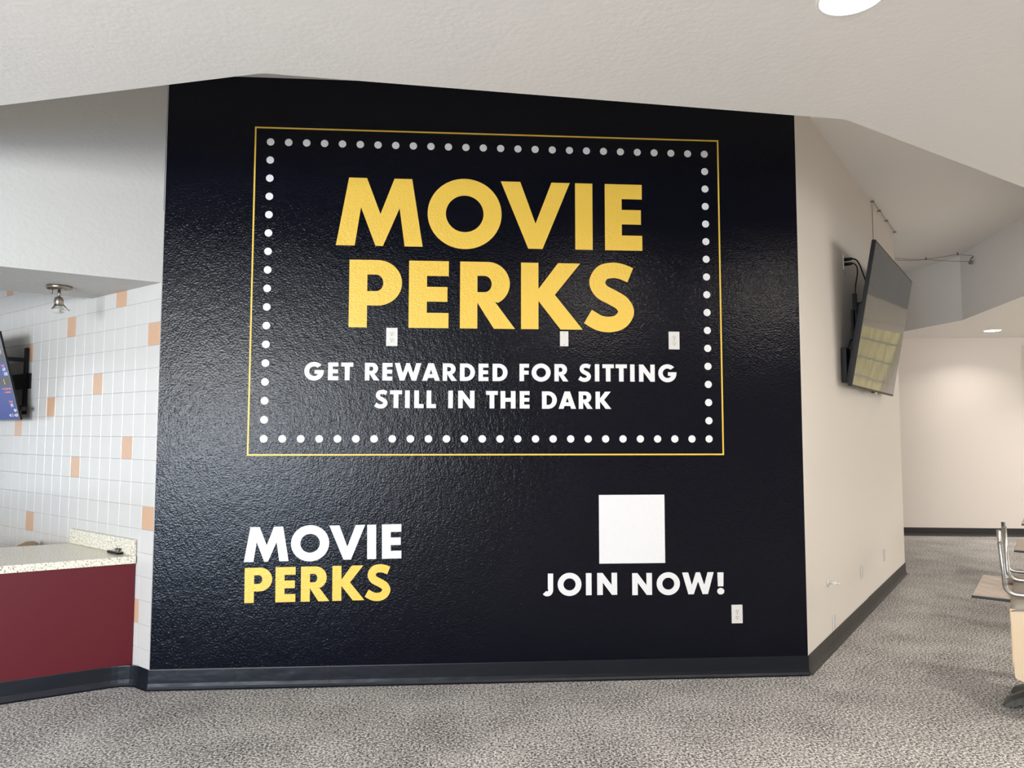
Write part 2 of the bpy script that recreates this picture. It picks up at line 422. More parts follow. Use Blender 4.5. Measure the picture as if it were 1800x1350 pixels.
G['R'] = (.813, [[(0,0),(.256,0),(.256,.385),(.50,0),(.813,0),(.517,.40)]+arc(.41,.675,.325,.325,-62,90)+[(0,1)], [(.256,.545)]+arc(.36,.667,.106,.122,-90,90)+[(.256,.789)]])
G['K'] = (.923, [[(0,0),(.26,0),(.26,.425),(.59,0),(.923,0),(.506,.52),(.89,1),(.555,1),(.26,.605),(.26,1),(0,1)]])
G['D'] = (.86, [[(0,0)]+arc(.36,.5,.50,.5,-90,90,30)+[(0,1)], [(.265,.225)]+arc(.36,.5,.235,.275,-90,90,30)+[(.265,.775)]])
G['S'] = (.72, [ribbon([(.665,.835),(.53,.888),(.40,.905),(.25,.865),(.172,.725),(.235,.585),(.40,.49),(.535,.405),(.598,.275),(.52,.14),(.37,.085),(.20,.105),(.03,.20)], .235)])
G['A'] = (1.01, [[(0,0),(.285,0),(.345,.165),(.665,.165),(.725,0),(1.01,0),(.66,1),(.35,1)], [(.42,.375),(.59,.375),(.505,.64)]])
G['W'] = (1.50, [[(0,1),(.29,1),(.455,.42),(.65,1),(.85,1),(1.045,.42),(1.21,1),(1.50,1),(1.215,0),(.96,0),(.75,.58),(.54,0),(.285,0)]])
G['G'] = (1.08, [arc(.54,.5,.54,.525,42,352,50)+[(1.08,.565),(.57,.565),(.57,.35),(.775,.35)]+arc(.54,.5,.275,.275,-33,-312,44)])
G['J'] = (.58, [[(.335,1),(.58,1)]+arc(.31,.255,.27,.28,0,-140,20)+arc(.31,.255,.045,.06,-150,0,10)+[(.335,.3)]])
G['!'] = (.30, [[(.035,.36),(.265,.36),(.28,1),(.02,1)], arc(.15,.135,.15,.15,0,350,30)])
BEAR = {'O':(.035,.035),'M':(.04,.04),'V':(-.02,-.02),'P':(.09,.01),'E':(.09,.07),'R':(.09,0),'K':(.09,0),'S':(.04,.05),'T':(.01,.01),'A':(-.01,-.01),
        'L':(.09,0),'D':(.09,.035),'G':(.035,.06),'F':(.09,.02),'W':(-.02,-.02),'J':(.02,.09)}

def flat_mesh(contours, depth, mtx, name, m, parent):
    """fill nested outlines as a thin raised solid"""
    cu = bpy.data.curves.new(name, 'CURVE'); cu.dimensions = '2D'; cu.fill_mode = 'BOTH'; cu.extrude = depth/2
    for ct in contours:
        sp = cu.splines.new('POLY'); sp.points.add(len(ct)-1)
        for i, p in enumerate(ct): sp.points[i].co = (p[0], p[1], 0, 1)
        sp.use_cyclic_u = True
    tmp = bpy.data.objects.new('tmp', cu); C.objects.link(tmp)
    dg = bpy.context.evaluated_depsgraph_get(); dg.update()
    me = bpy.data.meshes.new_from_object(tmp.evaluated_get(dg))
    bpy.data.objects.remove(tmp); bpy.data.curves.remove(cu)
    me.name = name; me.transform(mtx); me.materials.clear(); me.materials.append(m)
    o = bpy.data.objects.new(name, me); C.objects.link(o)
    if parent is not None: o.parent = parent
    return o
# plane of the mural: glyph x -> world x, glyph y -> world z, raised towards the room
STAND = Matrix(((1,0,0,0),(0,0,-1,0),(0,1,0,0),(0,0,0,1)))
def word_contours(text, x0, x1, zb, cap, rot=0.0):
    ws = [G[ch][0]*cap for ch in text]
    gaps = [(BEAR.get(a,(.09,.09))[1]+BEAR.get(b_,(.09,.09))[0])*cap for a, b_ in zip(text, text[1:])]
    extra = (x1-x0-sum(ws)-sum(gaps))/max(1, len(text)-1) if len(text) > 1 else 0
    sx = 1.0
    if extra < -0.03*cap or len(text) == 1:
        sx = (x1-x0-0)/(sum(ws)+sum(gaps)); extra = 0
    out = []; x = 0
    for i, ch in enumerate(text):
        for ct in G[ch][1]:
            pts = []
            for px, py in ct:
                a, b_ = x+px*cap*sx, py*cap
                pts.append((x0+a*math.cos(rot)-b_*math.sin(rot), zb+a*math.sin(rot)+b_*math.cos(rot)))
            out.append(pts)
        x += ws[i]*sx+(gaps[i]*sx+extra if i < len(gaps) else 0)
    return out

# ------------------------------------------------------------------ the mural
mural = thing('wall_mural', 'huge glossy black wall graphic with gold and white lettering inside a dotted gold frame', 'mural', (0.18, YM, 0))
FILM = 0.0015
mb = MB(); mb.box((XL+0.004, YM-FILM, 0.118), (XR-XL-0.006,0,0), (0,FILM+0.001,0), (0,0,HTRAY-0.118))
film = local(mural, mb).build('vinyl_film', M['vinyl_black'], mural); film['label'] = 'textured glossy black film'
def put(contours, name, m, label=None, depth=0.0008):
    mt = Matrix.Translation((-mural.location.x, -FILM-depth/2-0.0001, 0)) @ STAND
    o = flat_mesh(contours, depth, mt, name, m, mural)
    if label: o['label'] = label
    return o
def headline(text, boxes, zb, cap, label):
    out = []
    for ch, (a, b_) in zip(text, boxes):
        w, cts = G[ch]
        for ct in cts: out.append([(a+px*(b_-a)/w, zb+py*cap) for px, py in ct])
    put(out, 'word', M['vinyl_gold'], label)
headline('MOVIE', [(-.806,-.255),(-.225,.254),(.248,.702),(.737,.852),(.934,1.182)], 2.748, 0.443, 'large gold word on the upper line')
headline('PERKS', [(-.718,-.384),(-.340,-.086),(-.013,.342),(.381,.783),(.804,1.124)], 2.221, 0.435, 'large gold word on the second line')
for text, x0, x1, zb in (('GET',-.988,-.684,1.883),('REWARDED',-.611,.294,1.883),('FOR',.371,.688,1.884),('SITTING',.755,1.399,1.885),
                         ('STILL',-.547,-.162,1.709),('IN',-.084,.083,1.709),('THE',.157,.436,1.708),('DARK',.516,.967,1.707)):
    put(word_contours(text, x0, x1, zb, 0.112), 'word', M['vinyl_white'], 'small white tagline word')
put(word_contours('MOVIE', -1.331, -.369, .757, 0.212, 0.013), 'word', M['vinyl_white'], 'white word of the lower left logo')
put(word_contours('PERKS', -1.322, -.433, .509, 0.213, 0.010), 'word', M['vinyl_gold'], 'gold word of the lower left logo')
for text, x0, x1, zb in (('JOIN',.505,.995,.526),('NOW',1.092,1.624,.522),('!',1.645,1.692,.520)):
    put(word_contours(text, x0, x1, zb, 0.138), 'word', M['vinyl_white'], 'white invitation word at the lower right')
put([[(.881,.722),(1.308,.722),(1.308,1.156),(.881,1.156)]], 'blank_square', M['vinyl_white'], 'plain white square')
fo, fi = 0.005, 0.005
def rect(x0, z0, x1, z1): return [(x0,z0),(x1,z0),(x1,z1),(x0,z1)]
put([rect(-1.329,1.409,1.707,3.509), rect(-1.319,1.419,1.697,3.499)], 'border_line', M['vinyl_gold'], 'thin gold rectangular outline')
dots = []
for k in range(26):
    x = -1.229+k*(1.609+1.229)/25
    dots += [(x, 3.411), (x, 1.514)]
for k in range(1, 16):
    z = 1.514+k*(3.411-1.514)/16
    dots += [(-1.229, z), (1.610, z)]
d0 = None
for x, z in dots:
    if d0 is None:
        d0 = flat_mesh([arc(0,0,.0238,.0238,0,350,35)], 0.0008, STAND, 'dot', M['vinyl_white'], mural); o = d0
    else:
        o = d0.copy(); C.objects.link(o); o.parent = mural
    o.location = (x-mural.location.x, -FILM-0.0005, z)

# ------------------------------------------------------------------ wall plates
def outlet(name, label, x, z, group=None):
    t = thing(name, label, 'outlet', (x, YM-FILM, z), group)
    mb = MB(); mb.cbox((0,-0.003,0), 0.072, 0.006, 0.117); mb.build('cover_plate', M['plate'], t, bevel=0.002)
    for s_ in (-1, 1):
        mb = MB(); mb.lathe((0,-0.006,s_*0.0195), (0,-1,0), [(0.0168,0),(0.0168,0.0022),(0.0158,0.003)], 20)
        r_ = mb.build('receptacle', M['plate'], t)
        mb = MB()
        for dx, hh in ((-0.0062, 0.0085), (0.0062, 0.0070)): mb.cbox((dx,-0.0088,s_*0.0195+0.003), 0.0030, 0.001, hh)
        mb.lathe((0,-0.0084,s_*0.0195-0.0085), (0,-1,0), [(0.0032,0),(0.0032,0.0010)], 10)
        mb.build('slot', M['slot'], r_)
    mb = MB(); mb.lathe((0,-0.0055,0), (0,-1,0), [(0.0033,0),(0.003,0.0015)], 10); mb.build('screw', M['steel'], t)
outlet('electrical_outlet', 'white double outlet in black wall directly under the gold letter P', -.444, 2.161)
outlet('electrical_outlet', 'white double outlet in black wall right of the big gold S', 1.385, 2.156)
outlet('electrical_outlet', 'white double outlet low on black wall under the exclamation mark', 1.772, .394)
t = thing('blank_wall_plate', 'blank white cover plate in black wall under the foot of the gold K', 'wall plate', (.661, YM-FILM, 2.160))
mb = MB(); mb.cbox((0,-0.003,0), 0.055, 0.006, 0.098); mb.build('cover_plate', M['plate'], t, bevel=0.0025)
for s_ in (-1, 1):
    mb = MB(); mb.lathe((0,-0.0055,s_*0.038), (0,-1,0), [(0.0035,0),(0.003,0.0018)], 10); mb.build('screw', M['grey_metal'], t)

ANG_R = math.atan2(DB.y, DB.x)
def right_plate(label, s_, z):
    t = thing('wall_plate', label, 'wall plate', R(s_, 0, z), 'white plates on the right wall'); t.rotation_euler = (0,0,ANG_R)
    mb = MB(); mb.cbox((0,-0.004,0), 0.070, 0.008, 0.108); mb.build('cover_plate', M['plate'], t, bevel=0.002)
    for k in (-1, 1):
        mb = MB(); mb.lathe((0,-0.0075,k*0.03), (0,-1,0), [(0.0035,0),(0.003,0.0015)], 8); mb.build('screw', M['steel'], t)
right_plate('white wall plate just above the baseboard, below the pipe stub', .72, .184)
right_plate('white wall plate on beige wall, between the pipe stub and the outer corner plate', 1.75, .382)
right_plate('white wall plate on beige wall, the one nearest its outer corner', 2.84, .377)

t = thing('pipe_stub', 'short white pipe stub with round collar on the beige wall', 'pipe', R(.575, 0, .492)); t.rotation_euler = (0,0,ANG_R)
mb = MB(); mb.lathe((0,0,0), (0,-1,0), [(0.031,0),(0.031,0.003),(0.024,0.009),(0.015,0.012)], 24); mb.build('collar', M['plate'], t)
mb = MB(); mb.lathe((0,-0.010,0), (0,-1,0), [(0.0105,0),(0.0105,0.022),(0.0135,0.024),(0.0135,0.052),(0.010,0.056)], 18); p_ = mb.build('pipe', M['plate'], t)
mb = MB(); mb.lathe((0,-0.066,0), (0,-1,0), [(0.007,0),(0.007,0.012),(0.004,0.016)], 14); mb.build('end_cap', M['plate'], p_)

# ------------------------------------------------------------------ serving counter
ct = thing('serving_counter', 'low serving counter with maroon front and speckled cream stone top', 'counter', (CO+CD*1.0)[:])
DEPTH = 0.75
cin = V3((-CD.y, CD.x, 0));  cin = cin if cin.dot(HN) > 0 else -cin
bk = LO+DT*1.075
def lineX(p, d, q, e):  # intersection of p+td with q+ue
    den = d.x*e.y-d.y*e.x; tt = ((q.x-p.x)*e.y-(q.y-p.y)*e.x)/den; return p+d*tt
gL = NL*0.006
body = [CO+gL, CO+CD*3.2, CO+CD*3.2+cin*DEPTH, bk+gL]
mb = MB(); mb.prism([tuple(p[:2]) for p in body], 0.0, 0.745); local(ct, mb).build('front_panel', M['maroon'], ct)
ov = 0.004
top = [CO-cin*0.012+gL-DT*0.004, CO+CD*3.2-cin*0.012, CO+CD*3.2+cin*DEPTH, bk+gL]
mb = MB(); mb.prism([tuple(p[:2]) for p in top], 0.738, 0.783); w_ = local(ct, mb).build('countertop', M['stone'], ct, bevel=0.003); w_['label'] = 'speckled cream stone worktop'
mb = MB(); mb.box(L(0.188,0.006,0.784), DT*0.89, NL*0.02, Z*0.098); w_ = local(ct, mb).build('backsplash', M['stone'], ct, bevel=0.002); w_['label'] = 'speckled cream upstand along the tiles'

# small tray with a clasp on the counter corner
it_o = V3((-2.175, 4.852, 0.784))
t = thing('receipt_clip', 'small black and silver clip tray with dark tangled clasp on the counter corner', 'clip', it_o[:]); t.rotation_euler = (0,0,math.radians(-42))
mb = MB(); mb.cbox((0,0,0.007), 0.150, 0.105, 0.014); mb.build('base', M['black_plastic'], t, bevel=0.003)
mb = MB(); mb.cbox((0.006,0,0.0150), 0.140, 0.097, 0.003); mb.build('plate', M['steel'], t, bevel=0.001)
mb = MB()
mb.sheet(lambda u, v: (-0.055+0.10*u, -0.018+0.036*v, 0.052-0.034*u+0.006*math.sin(7*u)+0.004*math.cos(3*PI*v)), 10, 6, 0.005)
mb.tube([(0.045,-0.03,0.020),(0.03,-0.02,0.032),(0.0,0.0,0.024),(0.02,0.02,0.034),(0.05,0.03,0.020)], 0.0045, 8)
mb.tube([(-0.05,0.01,0.050),(-0.02,-0.012,0.045),(0.01,0.006,0.040),(0.048,-0.006,0.022)], 0.004, 8)
for k in range(9): mb.cbox((random.uniform(-.02,.05),random.uniform(-.03,.03),0.020+random.uniform(0,.01)), random.uniform(.008,.02), random.uniform(.008,.016), .006)
mb.build('clasp', M['crumb'], t)

# ------------------------------------------------------------------ bulkhead spotlight
lo_ = V3((-2.579, 4.773, 2.49))
t = thing('ceiling_spotlight', 'small aged nickel spotlight with clear bulb under the bulkhead', 'light fixture', lo_[:]); t.rotation_euler = (0,0,0.2)
mb = MB(); mb.lathe((0,0,0), (0,0,-1), [(0.071,0),(0.074,0.006),(0.074,0.016),(0.068,0.024),(0.030,0.028)], 36); mb.build('canopy', M['nickel'], t)
for dx in (-0.042, 0.042):
    mb = MB(); mb.lathe((dx,-0.02,-0.0265), (0,0,-1), [(0.006,0),(0.005,0.004)], 10); mb.build('screw', M['nickel'], t)
mb = MB(); mb.tube([(0,0,-0.026),(0,0,-0.075)], 0.0085, 12); mb.build('stem', M['nickel'], t)
mb = MB(); mb.lathe((0,0,-0.070), (0,0,-1), [(0.010,0),(0.021,0.005),(0.026,0.016),(0.027,0.052),(0.024,0.055)], 28); soc = mb.build('socket', M['nickel'], t)
for k in range(3):
    a = 2*PI*k/3+0.15; mb = MB()
    mb.tube([(0.025*math.cos(a),0.025*math.sin(a),-0.120),(0.052*math.cos(a),0.052*math.sin(a),-0.152),(0.062*math.cos(a),0.062*math.sin(a),-0.154)], 0.0038, 8); mb.build('prong', M['nickel'], soc)
mb = MB(); mb.lathe((0,0,-0.122), (0,0,-1), [(0.018,0),(0.023,0.012),(0.033,0.028),(0.040,0.033),(0.040,0.037),(0.030,0.050),(0.012,0.055)], 28); bl = mb.build('bulb', M['glass'], t)
mb = MB(); mb.lathe((0,0,-0.124), (0,0,-1), [(0.015,0),(0.019,0.012),(0.029,0.027)], 24); mb.build('reflector', M['reflector'], bl)
mb = MB(); mb.tube([(-0.035,-0.01,-0.026),(-0.033,-0.012,-0.045),(-0.038,-0.014,-0.055),(-0.042,-0.012,-0.048)], 0.0016, 6); mb.build('wire_end', M['black_plastic'], t)

# ------------------------------------------------------------------ downlights
def downlight(x, y, label, power=44, group='round recessed downlights', spread=128):
    t = thing('recessed_downlight', label, 'ceiling light', (x, y, HLOW), group)
    mb = MB(); seg = 40; pr = [(0.099,-0.001),(0.101,-0.003),(0.106,-0.004),(0.109,-0.001)]
    vs_ = [(r_*math.cos(2*PI*k/seg), r_*math.sin(2*PI*k/seg), z_) for r_, z_ in pr for k in range(seg)]
    mb.add(vs_, [(i*seg+k, i*seg+(k+1)%seg, (i+1)*seg+(k+1)%seg, (i+1)*seg+k) for i in range(3) for k in range(seg)], 0, True)
    mb.build('trim_ring', M['trim_white'], t)
    mb = MB(); mb.lathe((0,0,-0.0005), (0,0,-1), [(0.100,0),(0.099,0.002)], 40); mb.build('diffuser', M['lamp_on'], t)
    d = bpy.data.lights.new('downlight_beam', 'AREA'); d.shape = 'DISK'; d.size = 0.18; d.energy = power; d.color = (1.0, 0.90, 0.80); d.spread = math.radians(spread)
    lo = bpy.data.objects.new('downlight_beam', d); C.objects.link(lo); lo.location = (0,0,-0.006); lo.parent = t
downlight(1.283, 2.215, 'round lit downlight in the low ceiling, cut by the top edge of the photo', spread=180)
downlight(7.51, 9.66, 'round lit downlight in the ceiling in front of the far wall', 15)
for x, y in ((3.05,2.35),(-0.6,0.2),(1.2,-1.2),(-2.2,-1.6),(4.6,-0.4),(5.6,3.2),(7.6,5.6),(9.3,8.6),(10.2,4.6)):  # unseen: first read from a mural highlight, the rest added to brighten the room
    downlight(x, y, 'round lit downlight added to the low ceiling outside the view', 44 if x < 4 else 62, spread=180 if (x, y) == (3.05, 2.35) else 128)

# ------------------------------------------------------------------ television on the right wall
tvp = R(2.04, 0.0, 2.45)
t = thing('television', 'large black flat television tilted forward high on the beige wall', 'television', tvp[:]); t.rotation_euler = (0,0,ANG_R)
# local frame: x along wall, -y out of wall, z up.   bottom front edge 0.10 out, top front edge 0.302 out
W2, zb, zt, ob, ot = 0.968, 1.912-2.45, 3.032-2.45, 0.10, 0.302
bx = V3((1,0,0)); sl = V3((0, -(ot-ob), zt-zb)); SH = sl.length; sl.normalize(); nf = V3((0, -sl.z, sl.y))   # nf: out of the screen
base = V3((0, -ob, zb))
def TV(x, h, o_): return base+bx*x+sl*h+nf*o_
mb = MB(); mb.box(TV(-W2,0,-0.030), bx*2*W2, sl*SH, nf*0.029); mb.build('bezel', M['black_plastic'], t, bevel=0.003)
mb = MB(); e = 0.010
mb.add([TV(-W2+e,e+0.006,0.0005),TV(W2-e,e+0.006,0.0005),TV(W2-e,SH-e,0.0005),TV(-W2+e,SH-e,0.0005)], [(0,1,2,3)])
w_ = mb.build('screen', M['screen'], t); w_['label'] = 'dark glossy screen'
mb = MB(); mb.box(TV(-W2+0.06,0.03,-0.062), bx*(2*W2-0.12), sl*(SH*0.55), nf*0.034); mb.build('rear_housing', M['black_plastic'], t, bevel=0.008)
mb = MB(); mb.box(TV(-0.05,-0.012,-0.02), bx*0.10, sl*0.012, nf*0.016); mb.build('sensor_bar', M['black_plastic'], t)
mb = MB(); mb.box(TV(0.06,-0.016,-0.012), bx*0.05, sl*0.016, nf*0.010); mb.build('sticker', M['plate'], t)
br = MB()
br.box((-0.40,-0.018,-0.25),(0.8,0,0),(0,0.018,0),(0,0,0.40))
for x in (-0.3, 0.3):
    br.box((x-0.02,-0.03,-0.30),(0.04,0,0),(0,0.03,0),(0,0,0.6))
    br.tube([(x,-0.02,0.20),TV(x,SH*0.70,-0.03)], 0.012, 8)
    br.tube([(x,-0.02,-0.2),TV(x,SH*0.28,-0.06)], 0.014, 8)
br.build('wall_bracket', M['black_plastic'], t)
mb = MB(); mb.cbox((-0.78,-0.025,-0.36), 0.14, 0.04, 0.28); mb.build('cable_box', M['black_plastic'], t, bevel=0.006)
mb = MB(); mb.tube([(-0.74,-0.03,-0.23),(-0.72,-0.05,-0.17),(-0.70,-0.045,-0.15),(-0.66,-0.075,-0.13)], 0.005, 8); mb.build('lead', M['black_plastic'], t)

# outlet plate behind the television and the two cords plugged into it
t = thing('cable_wall_plate', 'beige cable wall plate with plugs beside the television', 'wall plate', R(1.42, 0, 2.96)); t.rotation_euler = (0,0,ANG_R)
mb = MB(); mb.cbox((0,-0.003,0), 0.072, 0.006, 0.125); mb.build('cover_plate', M['plate'], t, bevel=0.002)
mb = MB(); mb.lathe((0,-0.006,-0.085), (0,-1,0), [(0.008,0),(0.007,0.004)], 10); mb.build('screw', M['grey_metal'], t)
def cord(label, pts, r_=0.006):
    root = thing('black_cord', label, 'cord', R(*pts[0]), 'cords behind the television')
    P = [V3(R(*p)) for p in pts]; out = []
    for i in range(len(P)-1):
        a, b_, c, d = P[max(i-1,0)], P[i], P[i+1], P[min(i+2,len(P)-1)]
        for k in range(8):
            q = k/8; out.append(0.5*((2*b_)+(c-a)*q+(2*a-5*b_+4*c-d)*q*q+(3*b_-a-3*c+d)*q**3))
    out.append(P[-1])
    mb = MB(); mb.tube(out, r_, 8); local(root, mb).build('cable', M['black_plastic'], root)
    mb = MB(); q0 = P[0]; mb.tube([q0+NR*0.0, q0+NR*0.045, q0+NR*0.062], [0.014,0.013,0.007], 10); local(root, mb).build('plug', M['black_plastic'], root)
cord('upper black cord looping from the wall plate to the television', [(1.42,0.007,2.985),(1.44,0.075,2.985),(1.47,0.105,2.95),(1.50,0.13,2.86),(1.53,0.15,2.78)])
cord('lower black cord hanging from the wall plate behind the television', [(1.42,0.007,2.945),(1.43,0.075,2.945),(1.43,0.10,2.88),(1.40,0.085,2.72),(1.43,0.09,2.58),(1.46,0.10,2.47)], 0.005)

# wires and hooks along the top of the beige wall and over the tray ceiling
def hook(p, n_, label):
    root = thing('wire_hook', label, 'hook', tuple(p), 'small dark hooks carrying the thin wires')
    mb = MB(); mb.lathe((0,0,0), n_, [(0.010,0),(0.010,0.004),(0.005,0.006),(0.005,0.020)], 10); mb.build('base', M['wire'], root)
    q = V3(n_)*0.022; mb = MB(); ring_ = [q+V3((0.010*math.cos(a),0.004*math.sin(a),0.010*math.sin(a))) for a in [2*PI*k/10 for k in range(11)]]
    mb.tube(ring_, 0.003, 6); mb.build('eye', M['wire'], root)
hs = [2.73, 3.10, 3.53, 4.07]
places = ['nearest one', 'second from the near end', 'third from the near end', 'one at the corner']
for s_, pl in zip(hs, places): hook(R(s_, 0.0, HTRAY-0.017), tuple(NR), 'dark wire hook at the top of the beige wall, '+pl)
ceil_pts = [V3((6.04,8.89,HTRAY)), V3((6.28,8.62,HTRAY))]
hook(ceil_pts[0], (0,0,-1), 'small dark wire hook on the raised ceiling, midway along the crossing wires')
hook(ceil_pts[1], (0,0,-1), 'small dark wire hook on the raised ceiling beside the pulley')
def wire(label, pts, r_=0.0028):
    mb = MB(); pts = [V3(p) for p in pts]; out = [pts[0]]
    for a, b_ in zip(pts, pts[1:]):
        for k in range(1, 7):
            q = k/6; sag = 0.010*(b_-a).xy.length*4*q*(1-q)
            out.append(a.lerp(b_, q)-Z*sag)
    o_ = V3(pts[0]); mb.tube(out, r_, 6); mb.v = [tuple(V3(p)-o_) for p in mb.v]
    ob_ = mb.build('hanging_wire', M['wire']); ob_.location = o_
    tag(ob_, label, 'wire')
wire('thin wire strung through the hooks along the top of the beige wall', [R(s_, 0.022, HTRAY-0.017) for s_ in hs])
wire('thin wire running straight down the beige wall behind the television from the nearest hook', [R(2.73,0.012,HTRAY-0.03), R(2.73,0.012,2.75)])
wire('upper thin wire crossing the raised ceiling from behind the wall corner', [V3((5.247,8.3,3.672)), ceil_pts[0]-Z*0.022, ceil_pts[1]-Z*0.020, V3((6.29,8.37,HTRAY-0.10))])
wire('lower thin wire crossing the raised ceiling to the pulley', [V3((5.252,8.3,3.648)), ceil_pts[0]-Z*0.026, V3((6.27,8.36,HTRAY-0.175))])
pr_ = thing('wire_pulley', 'small metal pulley at the tray edge holding the crossing wires', 'pulley', (6.262, 8.368, HTRAY-0.13))
mb = MB(); mb.tube([(0.035,0,0.02),(0,0,-0.01),(0,0,-0.03)], 0.006, 8); mb.build('eye_bolt', M['wire'], pr_)
mb = MB(); mb.lathe((-0.014,0,-0.055), (1,0,0), [(0.024,0),(0.024,0.006),(0.017,0.010),(0.017,0.018),(0.024,0.022),(0.024,0.028)], 18); mb.build('wheel', M['grey_metal'], pr_)

# ------------------------------------------------------------------ menu screen on the tiled wall
ANG_L = math.atan2(-DT.y, -DT.x)       # local x runs right along the tiles, -y out of the wall
mo = L(2.40, 0.004, 1.95)
t = thing('menu_screen', 'blue digital menu screen tilted forward on the white tiled wall', 'screen', mo[:]); t.rotation_euler = (0,0,ANG_L)
W2m, zbm, ztm, obm, otm = 0.60, 1.646-1.95, 2.30-1.95, 0.10, 0.265
slm = V3((0, -(otm-obm), ztm-zbm)); SM = slm.length; slm.normalize(); nm = V3((0, -slm.z, slm.y)); basem = V3((0, -obm, zbm))
def MS(x, h, o_): return basem+bx*x+slm*h+nm*o_
mb = MB(); mb.box(MS(-W2m,0,-0.016), bx*2*W2m, slm*SM, nm*0.015); mb.build('bezel', M['black_plastic'], t, bevel=0.002)
mb = MB()
for x_ in (-W2m, W2m-0.006): mb.box(MS(x_,0,-0.001), bx*0.006, slm*SM, nm*0.003)
for h_ in (0, SM-0.006): mb.box(MS(-W2m,h_,-0.001), bx*2*W2m, slm*0.006, nm*0.003)
mb.build('frame', M['grey_metal'], t)
sc = MB(); e = 0.006
bands = [(0.0,0.26,0),(0.26,0.335,1),(0.335,0.445,0),(0.445,0.50,1),(0.50,SM-e,2)]
for h0, h1, mi in bands:
    sc.add([MS(-W2m+e,max(h0,e),0),MS(W2m-e,max(h0,e),0),MS(W2m-e,h1,0),MS(-W2m+e,h1,0)], [(0,1,2,3)], mi)
scr = sc.build('display', [M['menu_blue'], M['menu_dark'], M['menu_photo']], t); scr['label'] = 'lit menu picture'
def menu_text(body, x, h, size, m, align='RIGHT'):
    cu = bpy.data.curves.new('t', 'FONT'); cu.body = body; cu.size = size; cu.align_x = align; cu.extrude = 0.0004
    tmp = bpy.data.objects.new('t', cu); C.objects.link(tmp)
    dg = bpy.context.evaluated_depsgraph_get(); dg.update(); me = bpy.data.meshes.new_from_object(tmp.evaluated_get(dg))
    bpy.data.objects.remove(tmp)
    q = MS(x, h, 0.001)
    me.transform(Matrix(((bx.x,slm.x,nm.x,q.x),(bx.y,slm.y,nm.y,q.y),(bx.z,slm.z,nm.z,q.z),(0,0,0,1))))
    me.materials.clear(); me.materials.append(m); o = bpy.data.objects.new('menu_text', me); C.objects.link(o); o.parent = scr
menu_text('Large', W2m-0.045, 0.412, 0.030, M['menu_orange']); menu_text('659', W2m-0.045, 0.378, 0.036, M['menu_white']); menu_text('1050', W2m-0.025, 0.343, 0.036, M['menu_white'])
menu_text('S', W2m-0.11, 0.278, 0.055, M['menu_yellow'])
menu_text('Your Choice Sauce', W2m-0.02, 0.236, 0.022, M['menu_orange']); menu_text('or Substitute', W2m-0.045, 0.210, 0.022, M['menu_orange'])
menu_text('Large', W2m-0.055, 0.135, 0.030, M['menu_orange']); menu_text('971', W2m-0.055, 0.100, 0.036, M['menu_white'])
menu_text('969', W2m-0.02, 0.062, 0.034, M['menu_white']); menu_text('+A  S  +639', W2m-0.015, 0.025, 0.034, M['menu_white'])
mb = MB()
for x in (-0.42, 0.42):
    mb.box((x-0.02,-0.022,-0.26),(0.04,0,0),(0,0.02,0),(0,0,0.52))
    mb.box((x-0.012,-0.03,0.15),(0.024,0,0),(0,-0.13,0),(0,0,0.03)); mb.box((x-0.012,-0.03,-0.22),(0.024,0,0),(0,-0.075,0),(0,0,0.03))
mb.box((-0.5,-0.012,-0.06),(1.0,0,0),(0,0.012,0),(0,0,0.12)); mb.box((0.52,-0.10,-0.235),(0.10,0,0),(0,0.03,0),(0,0,0.03))
mb.build('wall_bracket', M['black_plastic'], t)

